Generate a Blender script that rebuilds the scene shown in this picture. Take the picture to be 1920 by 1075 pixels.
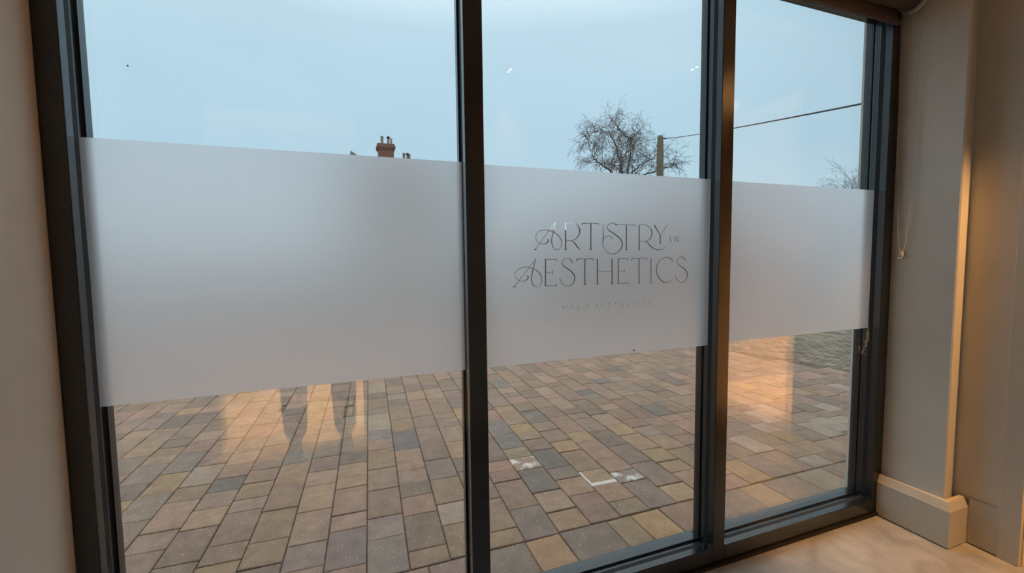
import bpy, bmesh, math, random
from mathutils import Vector, Matrix
from mathutils.geometry import delaunay_2d_cdt

for o in list(bpy.data.objects):
    bpy.data.objects.remove(o, do_unlink=True)
scene = bpy.context.scene
C = scene.collection
random.seed(7)

# ------------------------------------------------------------------ camera
FPX, YAW, PITCH, ROLL = 805.0, 0.345673, -0.067096, -0.011692
CAM = Vector((0.0, -1.234287, 1.162))
fw = Vector((math.sin(YAW) * math.cos(PITCH), math.cos(YAW) * math.cos(PITCH), math.sin(PITCH)))
rt = Vector((math.cos(YAW), -math.sin(YAW), 0.0))
up = rt.cross(fw)
r2 = math.cos(ROLL) * rt + math.sin(ROLL) * up
u2 = -math.sin(ROLL) * rt + math.cos(ROLL) * up
cd = bpy.data.cameras.new('camera')
cd.sensor_fit = 'HORIZONTAL'; cd.sensor_width = 36.0
cd.lens = FPX / 1920.0 * 36.0
cd.clip_start = 0.02; cd.clip_end = 500
cam = bpy.data.objects.new('camera', cd)
m = Matrix((r2, u2, -fw)).transposed().to_4x4(); m.translation = CAM
cam.matrix_world = m
C.objects.link(cam); scene.camera = cam

# ------------------------------------------------------------------ overcast dusk sky
SKY_STRENGTH = 1.05
world = bpy.data.worlds.new('overcast_sky'); scene.world = world
world.use_nodes = True
nt = world.node_tree; nt.nodes.clear()
out = nt.nodes.new('ShaderNodeOutputWorld'); bg = nt.nodes.new('ShaderNodeBackground')
tc = nt.nodes.new('ShaderNodeTexCoord'); sp = nt.nodes.new('ShaderNodeSeparateXYZ')
rp = nt.nodes.new('ShaderNodeValToRGB')
nt.links.new(tc.outputs['Generated'], sp.inputs[0]); nt.links.new(sp.outputs['Z'], rp.inputs[0])
el = rp.color_ramp.elements
el[0].position = 0.0; el[0].color = (0.60, 0.76, 0.86, 1)
el[1].position = 1.0; el[1].color = (2.30, 2.36, 2.36, 1)
e = el.new(0.22); e.color = (0.51, 0.73, 0.89, 1)
e = el.new(0.45); e.color = (0.57, 0.79, 0.95, 1)
e = el.new(0.70); e.color = (1.45, 1.58, 1.64, 1)
ns = nt.nodes.new('ShaderNodeTexNoise'); ns.inputs['Scale'].default_value = 3.2; ns.inputs['Detail'].default_value = 4
mp = nt.nodes.new('ShaderNodeMapping'); mp.inputs['Scale'].default_value = (1, 1, 3)
nt.links.new(tc.outputs['Generated'], mp.inputs[0]); nt.links.new(mp.outputs[0], ns.inputs['Vector'])
mr = nt.nodes.new('ShaderNodeMapRange'); mr.inputs[3].default_value = 0.95; mr.inputs[4].default_value = 1.05
nt.links.new(ns.outputs[0], mr.inputs[0])
mx = nt.nodes.new('ShaderNodeVectorMath'); mx.operation = 'SCALE'
nt.links.new(rp.outputs[0], mx.inputs[0]); nt.links.new(mr.outputs[0], mx.inputs['Scale'])
nt.links.new(mx.outputs[0], bg.inputs[0]); bg.inputs[1].default_value = SKY_STRENGTH
nt.links.new(bg.outputs[0], out.inputs[0])

scene.view_settings.view_transform = 'Standard'
scene.view_settings.look = 'None'
scene.view_settings.gamma = 1.0
scene.view_settings.use_curve_mapping = False
scene.view_settings.exposure = 0.0

# ------------------------------------------------------------------ helpers
def lin(c):
    r = []
    for v in c:
        v /= 255.0
        r.append(v / 12.92 if v <= 0.04045 else ((v + 0.055) / 1.055) ** 2.4)
    return r

def tag(o, label=None, cat=None, group=None, kind=None):
    if label: o['label'] = label
    if cat: o['category'] = cat
    if group: o['group'] = group
    if kind: o['kind'] = kind
    return o

def empty(name, loc=(0, 0, 0)):
    o = bpy.data.objects.new(name, None); o.location = loc
    o.empty_display_size = 0.05
    C.objects.link(o); return o

def link(name, me, mat=None, parent=None):
    o = bpy.data.objects.new(name, me)
    C.objects.link(o)
    if mat and not me.materials: me.materials.append(mat)
    if parent is not None:
        o.parent = parent
        o.location = -Vector(parent.location) if parent.parent is None else (0, 0, 0)
    return o

def mesh_obj(name, bm, mat=None, parent=None, smooth=False):
    """world-coordinate bmesh -> mesh object; vertices stay where they stand"""
    me = bpy.data.meshes.new(name)
    bmesh.ops.recalc_face_normals(bm, faces=bm.faces)
    bm.to_mesh(me); bm.free()
    if smooth:
        for p in me.polygons: p.use_smooth = True
    return link(name, me, mat, parent)

def box(bm, x, y, z, bev=0.0):
    vs = [bm.verts.new((x[i], y[j], z[k])) for i in (0, 1) for j in (0, 1) for k in (0, 1)]
    fs = []
    for q in ((0, 1, 3, 2), (4, 6, 7, 5), (0, 4, 5, 1), (2, 3, 7, 6), (0, 2, 6, 4), (1, 5, 7, 3)):
        fs.append(bm.faces.new([vs[i] for i in q]))
    if bev > 0:
        es = set(e for f in fs for e in f.edges)
        bmesh.ops.bevel(bm, geom=list(es), offset=bev, segments=2, profile=0.5, affect='EDGES')

def prism_z(bm, pts, z0, z1):
    a = [bm.verts.new((p[0], p[1], z0)) for p in pts]
    b = [bm.verts.new((p[0], p[1], z1)) for p in pts]
    n = len(pts)
    bm.faces.new(a); bm.faces.new(b)
    for i in range(n):
        bm.faces.new((a[i], a[(i + 1) % n], b[(i + 1) % n], b[i]))

def prism_dir(bm, pts, axis, a0, a1):
    """polygon given in the two other axes, extruded along axis (0 = x, 1 = y)"""
    def mk(p, t):
        return (t, p[0], p[1]) if axis == 0 else (p[0], t, p[1])
    a = [bm.verts.new(mk(p, a0)) for p in pts]
    b = [bm.verts.new(mk(p, a1)) for p in pts]
    n = len(pts)
    bm.faces.new(a); bm.faces.new(b)
    for i in range(n):
        bm.faces.new((a[i], a[(i + 1) % n], b[(i + 1) % n], b[i]))

def tube(bm, pts, radii, sides=8, caps=True):
    pts = [Vector(p) for p in pts]
    if not hasattr(radii, '__len__'): radii = [radii] * len(pts)
    rings = []
    prev = None
    for i, p in enumerate(pts):
        d = (pts[min(i + 1, len(pts) - 1)] - pts[max(i - 1, 0)])
        if d.length < 1e-9: d = Vector((0, 0, 1))
        d.normalize()
        if prev is None:
            a = d.orthogonal().normalized()
        else:
            a = (prev - d * prev.dot(d))
            a = a.normalized() if a.length > 1e-6 else d.orthogonal().normalized()
        prev = a
        b = d.cross(a)
        rings.append([bm.verts.new(p + radii[i] * (math.cos(2 * math.pi * k / sides) * a + math.sin(2 * math.pi * k / sides) * b)) for k in range(sides)])
    for i in range(len(rings) - 1):
        for k in range(sides):
            bm.faces.new((rings[i][k], rings[i][(k + 1) % sides], rings[i + 1][(k + 1) % sides], rings[i + 1][k]))
    if caps:
        bm.faces.new(rings[0][::-1]); bm.faces.new(rings[-1])

def lathe(bm, cx, cy, prof, sides=16):
    rings = []
    for r, z in prof:
        rings.append([bm.verts.new((cx + r * math.cos(2 * math.pi * k / sides), cy + r * math.sin(2 * math.pi * k / sides), z)) for k in range(sides)])
    for i in range(len(rings) - 1):
        for k in range(sides):
            bm.faces.new((rings[i][k], rings[i][(k + 1) % sides], rings[i + 1][(k + 1) % sides], rings[i + 1][k]))
    bm.faces.new(rings[0][::-1]); bm.faces.new(rings[-1])

def obj_boxes(name, boxes, mat, parent=None, bev=0.0):
    bm = bmesh.new()
    for b in boxes: box(bm, *b, bev=bev)
    return mesh_obj(name, bm, mat, parent)

# ------------------------------------------------------------------ materials
def new_mat(name):
    mt = bpy.data.materials.new(name); mt.use_nodes = True
    t = mt.node_tree; t.nodes.clear()
    o = t.nodes.new('ShaderNodeOutputMaterial')
    return mt, t, o

def principled(name, col, rough=0.6, noise=0.0, scale=20.0, bump=0.0, metal=0.0, spec=0.5, dist=0.002):
    mt, t, o = new_mat(name)
    p = t.nodes.new('ShaderNodeBsdfPrincipled')
    p.inputs['Roughness'].default_value = rough
    p.inputs['Metallic'].default_value = metal
    p.inputs['Specular IOR Level'].default_value = spec
    t.links.new(p.outputs[0], o.inputs[0])
    p.inputs['Base Color'].default_value = (*col, 1)
    if noise > 0 or bump > 0:
        tc = t.nodes.new('ShaderNodeTexCoord')
        n = t.nodes.new('ShaderNodeTexNoise'); n.inputs['Scale'].default_value = scale; n.inputs['Detail'].default_value = 5
        t.links.new(tc.outputs['Object'], n.inputs['Vector'])
        if noise > 0:
            r = t.nodes.new('ShaderNodeMapRange'); r.inputs[1].default_value = 0.3; r.inputs[2].default_value = 0.7
            r.inputs[3].default_value = 1 - noise; r.inputs[4].default_value = 1 + noise
            s = t.nodes.new('ShaderNodeVectorMath'); s.operation = 'SCALE'
            s.inputs[0].default_value = col
            t.links.new(n.outputs[0], r.inputs[0]); t.links.new(r.outputs[0], s.inputs['Scale'])
            t.links.new(s.outputs[0], p.inputs['Base Color'])
        if bump > 0:
            b = t.nodes.new('ShaderNodeBump'); b.inputs['Strength'].default_value = bump; b.inputs['Distance'].default_value = dist
            t.links.new(n.outputs[0], b.inputs['Height']); t.links.new(b.outputs[0], p.inputs['Normal'])
    return mt

def glass_mat():
    """clear pane: straight transmission plus mirror reflection by Schlick's law"""
    mt, t, o = new_mat('clear_glass')
    lw = t.nodes.new('ShaderNodeLayerWeight'); lw.inputs[0].default_value = 0.5
    pw = t.nodes.new('ShaderNodeMath'); pw.operation = 'POWER'; pw.inputs[1].default_value = 5
    ma = t.nodes.new('ShaderNodeMath'); ma.operation = 'MULTIPLY_ADD'; ma.inputs[1].default_value = 0.95; ma.inputs[2].default_value = 0.045
    t.links.new(lw.outputs['Facing'], pw.inputs[0]); t.links.new(pw.outputs[0], ma.inputs[0])
    tr = t.nodes.new('ShaderNodeBsdfTransparent'); tr.inputs[0].default_value = (0.99, 1.0, 0.995, 1)
    gl = t.nodes.new('ShaderNodeBsdfGlossy'); gl.inputs['Roughness'].default_value = 0.0
    gl.inputs[0].default_value = (1, 1, 1, 1)
    mix = t.nodes.new('ShaderNodeMixShader')
    t.links.new(ma.outputs[0], mix.inputs[0]); t.links.new(tr.outputs[0], mix.inputs[1]); t.links.new(gl.outputs[0], mix.inputs[2])
    t.links.new(mix.outputs[0], o.inputs[0])
    return mt

def film_mat():
    mt, t, o = new_mat('frosted_vinyl')
    tl = t.nodes.new('ShaderNodeBsdfTranslucent'); tl.inputs[0].default_value = (0.98, 0.925, 0.94, 1)
    rf = t.nodes.new('ShaderNodeBsdfRefraction'); rf.inputs['Roughness'].default_value = 0.68; rf.inputs['IOR'].default_value = 1.3
    rf.inputs[0].default_value = (1.0, 0.955, 0.965, 1)
    df = t.nodes.new('ShaderNodeBsdfDiffuse'); df.inputs[0].default_value = (0.75, 0.75, 0.76, 1)
    m1 = t.nodes.new('ShaderNodeMixShader'); m1.inputs[0].default_value = 0.62
    t.links.new(tl.outputs[0], m1.inputs[1]); t.links.new(rf.outputs[0], m1.inputs[2])
    m2 = t.nodes.new('ShaderNodeMixShader'); m2.inputs[0].default_value = 0.06
    t.links.new(m1.outputs[0], m2.inputs[1]); t.links.new(df.outputs[0], m2.inputs[2])
    t.links.new(m2.outputs[0], o.inputs[0])
    return mt

def paver_mat(name, source, marks=False):
    """tumbled concrete paver: piece colour x mottling, pale aggregate specks"""
    mt, t, o = new_mat(name)
    p = t.nodes.new('ShaderNodeBsdfPrincipled'); p.inputs['Roughness'].default_value = 0.72
    p.inputs['Specular IOR Level'].default_value = 0.35
    g = t.nodes.new('ShaderNodeNewGeometry')
    if source == 'object':
        ci = t.nodes.new('ShaderNodeObjectInfo'); col = ci.outputs['Color']
    else:
        ci = t.nodes.new('ShaderNodeVertexColor'); ci.layer_name = 'piece'; col = ci.outputs['Color']
    n = t.nodes.new('ShaderNodeTexNoise'); n.inputs['Scale'].default_value = 16; n.inputs['Detail'].default_value = 5; n.inputs['Roughness'].default_value = 0.6
    t.links.new(g.outputs['Position'], n.inputs['Vector'])
    r = t.nodes.new('ShaderNodeMapRange'); r.inputs[1].default_value = 0.3; r.inputs[2].default_value = 0.7
    r.inputs[3].default_value = 0.80; r.inputs[4].default_value = 1.20
    t.links.new(n.outputs[0], r.inputs[0])
    s = t.nodes.new('ShaderNodeVectorMath'); s.operation = 'SCALE'
    t.links.new(col, s.inputs[0]); t.links.new(r.outputs[0], s.inputs['Scale'])
    n2 = t.nodes.new('ShaderNodeTexNoise'); n2.inputs['Scale'].default_value = 260; n2.inputs['Detail'].default_value = 2
    t.links.new(g.outputs['Position'], n2.inputs['Vector'])
    r2_ = t.nodes.new('ShaderNodeMapRange'); r2_.inputs[1].default_value = 0.35; r2_.inputs[2].default_value = 0.65
    r2_.inputs[3].default_value = 0.80; r2_.inputs[4].default_value = 1.2
    t.links.new(n2.outputs[0], r2_.inputs[0])
    s2 = t.nodes.new('ShaderNodeVectorMath'); s2.operation = 'SCALE'
    t.links.new(s.outputs[0], s2.inputs[0]); t.links.new(r2_.outputs[0], s2.inputs['Scale'])
    # pale aggregate
    v = t.nodes.new('ShaderNodeTexVoronoi'); v.inputs['Scale'].default_value = 62; v.inputs['Randomness'].default_value = 1
    t.links.new(g.outputs['Position'], v.inputs['Vector'])
    lt = t.nodes.new('ShaderNodeMath'); lt.operation = 'LESS_THAN'; lt.inputs[1].default_value = 0.16
    t.links.new(v.outputs['Distance'], lt.inputs[0])
    sc_ = t.nodes.new('ShaderNodeSeparateColor'); t.links.new(v.outputs['Color'], sc_.inputs[0])
    gt = t.nodes.new('ShaderNodeMath'); gt.operation = 'GREATER_THAN'; gt.inputs[1].default_value = 0.68
    t.links.new(sc_.outputs[0], gt.inputs[0])
    mu = t.nodes.new('ShaderNodeMath'); mu.operation = 'MULTIPLY'
    t.links.new(lt.outputs[0], mu.inputs[0]); t.links.new(gt.outputs[0], mu.inputs[1])
    mm = t.nodes.new('ShaderNodeMath'); mm.operation = 'MULTIPLY'; mm.inputs[1].default_value = 0.5
    t.links.new(mu.outputs[0], mm.inputs[0])
    mc = t.nodes.new('ShaderNodeMix'); mc.data_type = 'RGBA'
    t.links.new(mm.outputs[0], mc.inputs['Factor']); t.links.new(s2.outputs[0], mc.inputs['A'])
    mc.inputs['B'].default_value = (0.72, 0.68, 0.60, 1)
    last = mc.outputs['Result']
    if marks:     # lime / paint smears with a torn outline, fixed to the block
        tcn = t.nodes.new('ShaderNodeTexCoord'); sx = t.nodes.new('ShaderNodeSeparateXYZ')
        t.links.new(tcn.outputs['Object'], sx.inputs[0])
        n3 = t.nodes.new('ShaderNodeTexNoise'); n3.inputs['Scale'].default_value = 30; n3.inputs['Detail'].default_value = 4
        t.links.new(tcn.outputs['Object'], n3.inputs['Vector'])
        outv = None
        if marks == 'edge':
            for ax, sgn, lim in (('X', -1, 0.067), ('Y', -1, 0.049)):
                a = t.nodes.new('ShaderNodeMath'); a.operation = 'MULTIPLY_ADD'; a.inputs[1].default_value = sgn; a.inputs[2].default_value = -lim
                t.links.new(sx.outputs[ax], a.inputs[0])
                b = t.nodes.new('ShaderNodeMath'); b.operation = 'MULTIPLY_ADD'; b.inputs[1].default_value = 0.02; b.inputs[2].default_value = -0.010
                t.links.new(n3.outputs[0], b.inputs[0])
                c2 = t.nodes.new('ShaderNodeMath'); c2.operation = 'ADD'
                t.links.new(a.outputs[0], c2.inputs[0]); t.links.new(b.outputs[0], c2.inputs[1])
                d = t.nodes.new('ShaderNodeMath'); d.operation = 'GREATER_THAN'; d.inputs[1].default_value = 0.0
                t.links.new(c2.outputs[0], d.inputs[0])
                if outv is None: outv = d.outputs[0]
                else:
                    mxx = t.nodes.new('ShaderNodeMath'); mxx.operation = 'MAXIMUM'
                    t.links.new(outv, mxx.inputs[0]); t.links.new(d.outputs[0], mxx.inputs[1]); outv = mxx.outputs[0]
        else:
            rr = t.nodes.new('ShaderNodeMapRange'); rr.inputs[1].default_value = 0.50; rr.inputs[2].default_value = 0.62
            n3.inputs['Scale'].default_value = 14
            t.links.new(n3.outputs[0], rr.inputs[0]); outv = rr.outputs[0]
        f = t.nodes.new('ShaderNodeMath'); f.operation = 'MULTIPLY'; f.inputs[1].default_value = 0.62
        t.links.new(outv, f.inputs[0])
        m3 = t.nodes.new('ShaderNodeMix'); m3.data_type = 'RGBA'
        t.links.new(f.outputs[0], m3.inputs['Factor']); t.links.new(last, m3.inputs['A'])
        m3.inputs['B'].default_value = (0.78, 0.74, 0.70, 1)
        last = m3.outputs['Result']
    t.links.new(last, p.inputs['Base Color'])
    b = t.nodes.new('ShaderNodeBump'); b.inputs['Strength'].default_value = 0.5; b.inputs['Distance'].default_value = 0.002
    t.links.new(n2.outputs[0], b.inputs['Height']); t.links.new(b.outputs[0], p.inputs['Normal'])
    t.links.new(p.outputs[0], o.inputs[0])
    return mt

def brick_wall_mat(name, c1, c2, mortar, scale):
    mt, t, o = new_mat(name)
    p = t.nodes.new('ShaderNodeBsdfPrincipled'); p.inputs['Roughness'].default_value = 0.9
    tcn = t.nodes.new('ShaderNodeTexCoord'); mp_ = t.nodes.new('ShaderNodeMapping')
    mp_.inputs['Rotation'].default_value = (math.pi / 2, 0, 0)
    b = t.nodes.new('ShaderNodeTexBrick'); b.inputs['Scale'].default_value = scale
    b.inputs['Color1'].default_value = (*c1, 1); b.inputs['Color2'].default_value = (*c2, 1); b.inputs['Mortar'].default_value = (*mortar, 1)
    b.inputs['Mortar Size'].default_value = 0.012
    t.links.new(tcn.outputs['Object'], mp_.inputs[0]); t.links.new(mp_.outputs[0], b.inputs['Vector'])
    t.links.new(b.outputs[0], p.inputs['Base Color']); t.links.new(p.outputs[0], o.inputs[0])
    return mt

def emit_mat(name, col, s):
    mt, t, o = new_mat(name)
    e_ = t.nodes.new('ShaderNodeEmission'); e_.inputs[0].default_value = (*col, 1); e_.inputs[1].default_value = s
    t.links.new(e_.outputs[0], o.inputs[0]); return mt

def floor_mat():
    mt, t, o = new_mat('stone_vinyl')
    p = t.nodes.new('ShaderNodeBsdfPrincipled'); p.inputs['Roughness'].default_value = 0.5
    g = t.nodes.new('ShaderNodeNewGeometry')
    n = t.nodes.new('ShaderNodeTexNoise'); n.inputs['Scale'].default_value = 7; n.inputs['Detail'].default_value = 6; n.inputs['Roughness'].default_value = 0.6
    n.inputs['Distortion'].default_value = 0.6
    t.links.new(g.outputs['Position'], n.inputs['Vector'])
    cr = t.nodes.new('ShaderNodeValToRGB')
    cr.color_ramp.elements[0].position = 0.35; cr.color_ramp.elements[0].color = (0.29, 0.28, 0.26, 1)
    cr.color_ramp.elements[1].position = 0.68; cr.color_ramp.elements[1].color = (0.46, 0.455, 0.44, 1)
    t.links.new(n.outputs[0], cr.inputs[0]); t.links.new(cr.outputs[0], p.inputs['Base Color'])
    t.links.new(p.outputs[0], o.inputs[0]); return mt

M_FRAME = principled('anthracite_aluminium', (0.008, 0.009, 0.011), 0.20, noise=0.15, scale=60, spec=0.5)
for nd_ in M_FRAME.node_tree.nodes:
    if nd_.type == 'BSDF_PRINCIPLED': nd_.inputs['IOR'].default_value = 1.7
M_GASKET = principled('black_rubber', (0.006, 0.006, 0.007), 0.7)
M_GLASS = glass_mat()
M_FILM = film_mat()
M_WALL = principled('beige_paint', (0.65, 0.62, 0.555), 0.75, noise=0.03, scale=9, bump=0.08)
M_TRIM = principled('stone_grey_satin', (0.56, 0.52, 0.44), 0.45, noise=0.03, scale=12)
M_CEIL = principled('ceiling_white', (0.75, 0.73, 0.68), 0.8, noise=0.02, scale=6)
M_FLOOR = floor_mat()
M_RENDER = principled('pale_render', (0.55, 0.52, 0.47), 0.9, noise=0.06, scale=30)
M_PAVER = paver_mat('paver_piece', 'object')
M_PAVER_EDGE = paver_mat('paver_painted_edge', 'object', 'edge')
M_PAVER_SMEAR = paver_mat('paver_lime_smear', 'object', 'smear')
M_PAVER_STUFF = paver_mat('paver_field', 'attr')
M_SAND = principled('joint_sand', (0.085, 0.068, 0.052), 0.95, noise=0.3, scale=40)
M_TARMAC = principled('tarmac', (0.075, 0.07, 0.066), 0.9, noise=0.15, scale=5)

# ------------------------------------------------------------------ the window (three panes)
JL = (-0.611, -0.567); M1 = (0.294, 0.349); M2 = (1.211, 1.266); JR = (2.111, 2.168)
ZB, ZT = 0.072, 2.135                        # top of bottom rail, underside of top rail
YI = -0.046                                  # inner face of the frame
win = empty('window_1', (0.78, 0.0, 0.0)); tag(win, 'dark grey aluminium framed three-pane window', kind='structure')

def upright(name, x, left=True, right=True):
    """left / right say on which side a pane meets the bar"""
    bm = bmesh.new()
    xa, xb = x
    box(bm, (xa, xb), (YI, -0.019), (0.0, 2.2), bev=0.0018)                      # inner bead
    ga, gb = xa + (0.005 if left else 0), xb - (0.005 if right else 0)
    box(bm, (ga, gb), (-0.019, 0.029), (0.0, 2.2))                               # core that holds the glazing
    box(bm, (xa - (0.001 if left else 0), xb + (0.001 if right else 0)), (0.0265, 0.0300), (0.0, 2.2))
    box(bm, (xa, xb), (0.0302, 0.057), (0.0, 2.2), bev=0.002)                    # outer cap
    o = mesh_obj(name, bm, M_FRAME, win)
    bg_ = []
    if left: bg_.append(((xa + 0.0008, xa + 0.0049), (-0.0188, -0.0008), (0.0, 2.2)))
    if right: bg_.append(((xb - 0.0049, xb - 0.0008), (-0.0188, -0.0008), (0.0, 2.2)))
    obj_boxes('gasket', bg_, M_GASKET, o)
    return o

upright('frame_jamb', JL, False, True)
upright('mullion', M1)
upright('mullion', M2)
upright('frame_jamb', JR, True, False)

for k, (x0, x1) in enumerate(((JL[1], M1[0]), (M1[1], M2[0]), (M2[1], JR[0]))):
    bm = bmesh.new()
    box(bm, (x0, x1), (YI, -0.017), (0.0, ZB), bev=0.0018)
    box(bm, (x0, x1), (-0.017, 0.03), (0.0, ZB - 0.012))
    box(bm, (x0, x1), (0.0262, 0.078), (0.0, ZB - 0.004), bev=0.002)
    r = mesh_obj('bottom_rail', bm, M_FRAME, win)
    obj_boxes('gasket', [((x0, x1), (-0.0168, -0.0008), (ZB - 0.0119, ZB - 0.001))], M_GASKET, r)
    bm = bmesh.new()
    box(bm, (x0, x1), (YI, -0.017), (ZT, 2.2), bev=0.0018)
    box(bm, (x0, x1), (-0.017, 0.03), (ZT + 0.012, 2.2))
    box(bm, (x0, x1), (0.0262, 0.057), (ZT + 0.022, 2.2), bev=0.002)
    mesh_obj('top_rail', bm, M_FRAME, win)
    bm = bmesh.new()
    g0, g1, h0, h1 = x0 - 0.0048, x1 + 0.0048, ZB - 0.0115, ZT + 0.0115
    box(bm, (g0, g1), (0.0, 0.004), (h0, h1))
    box(bm, (g0, g1), (0.020, 0.024), (h0, h1))
    mesh_obj('glass_pane', bm, M_GLASS, win)
obj_boxes('drip_edge', [((JL[0], JR[1]), (0.078, 0.098), (0.028, 0.046))], M_GASKET, win)
obj_boxes('threshold_strip', [((JL[0], JR[1]), (-0.056, YI), (0.0, 0.011))], M_GASKET, win, bev=0.001)

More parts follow.
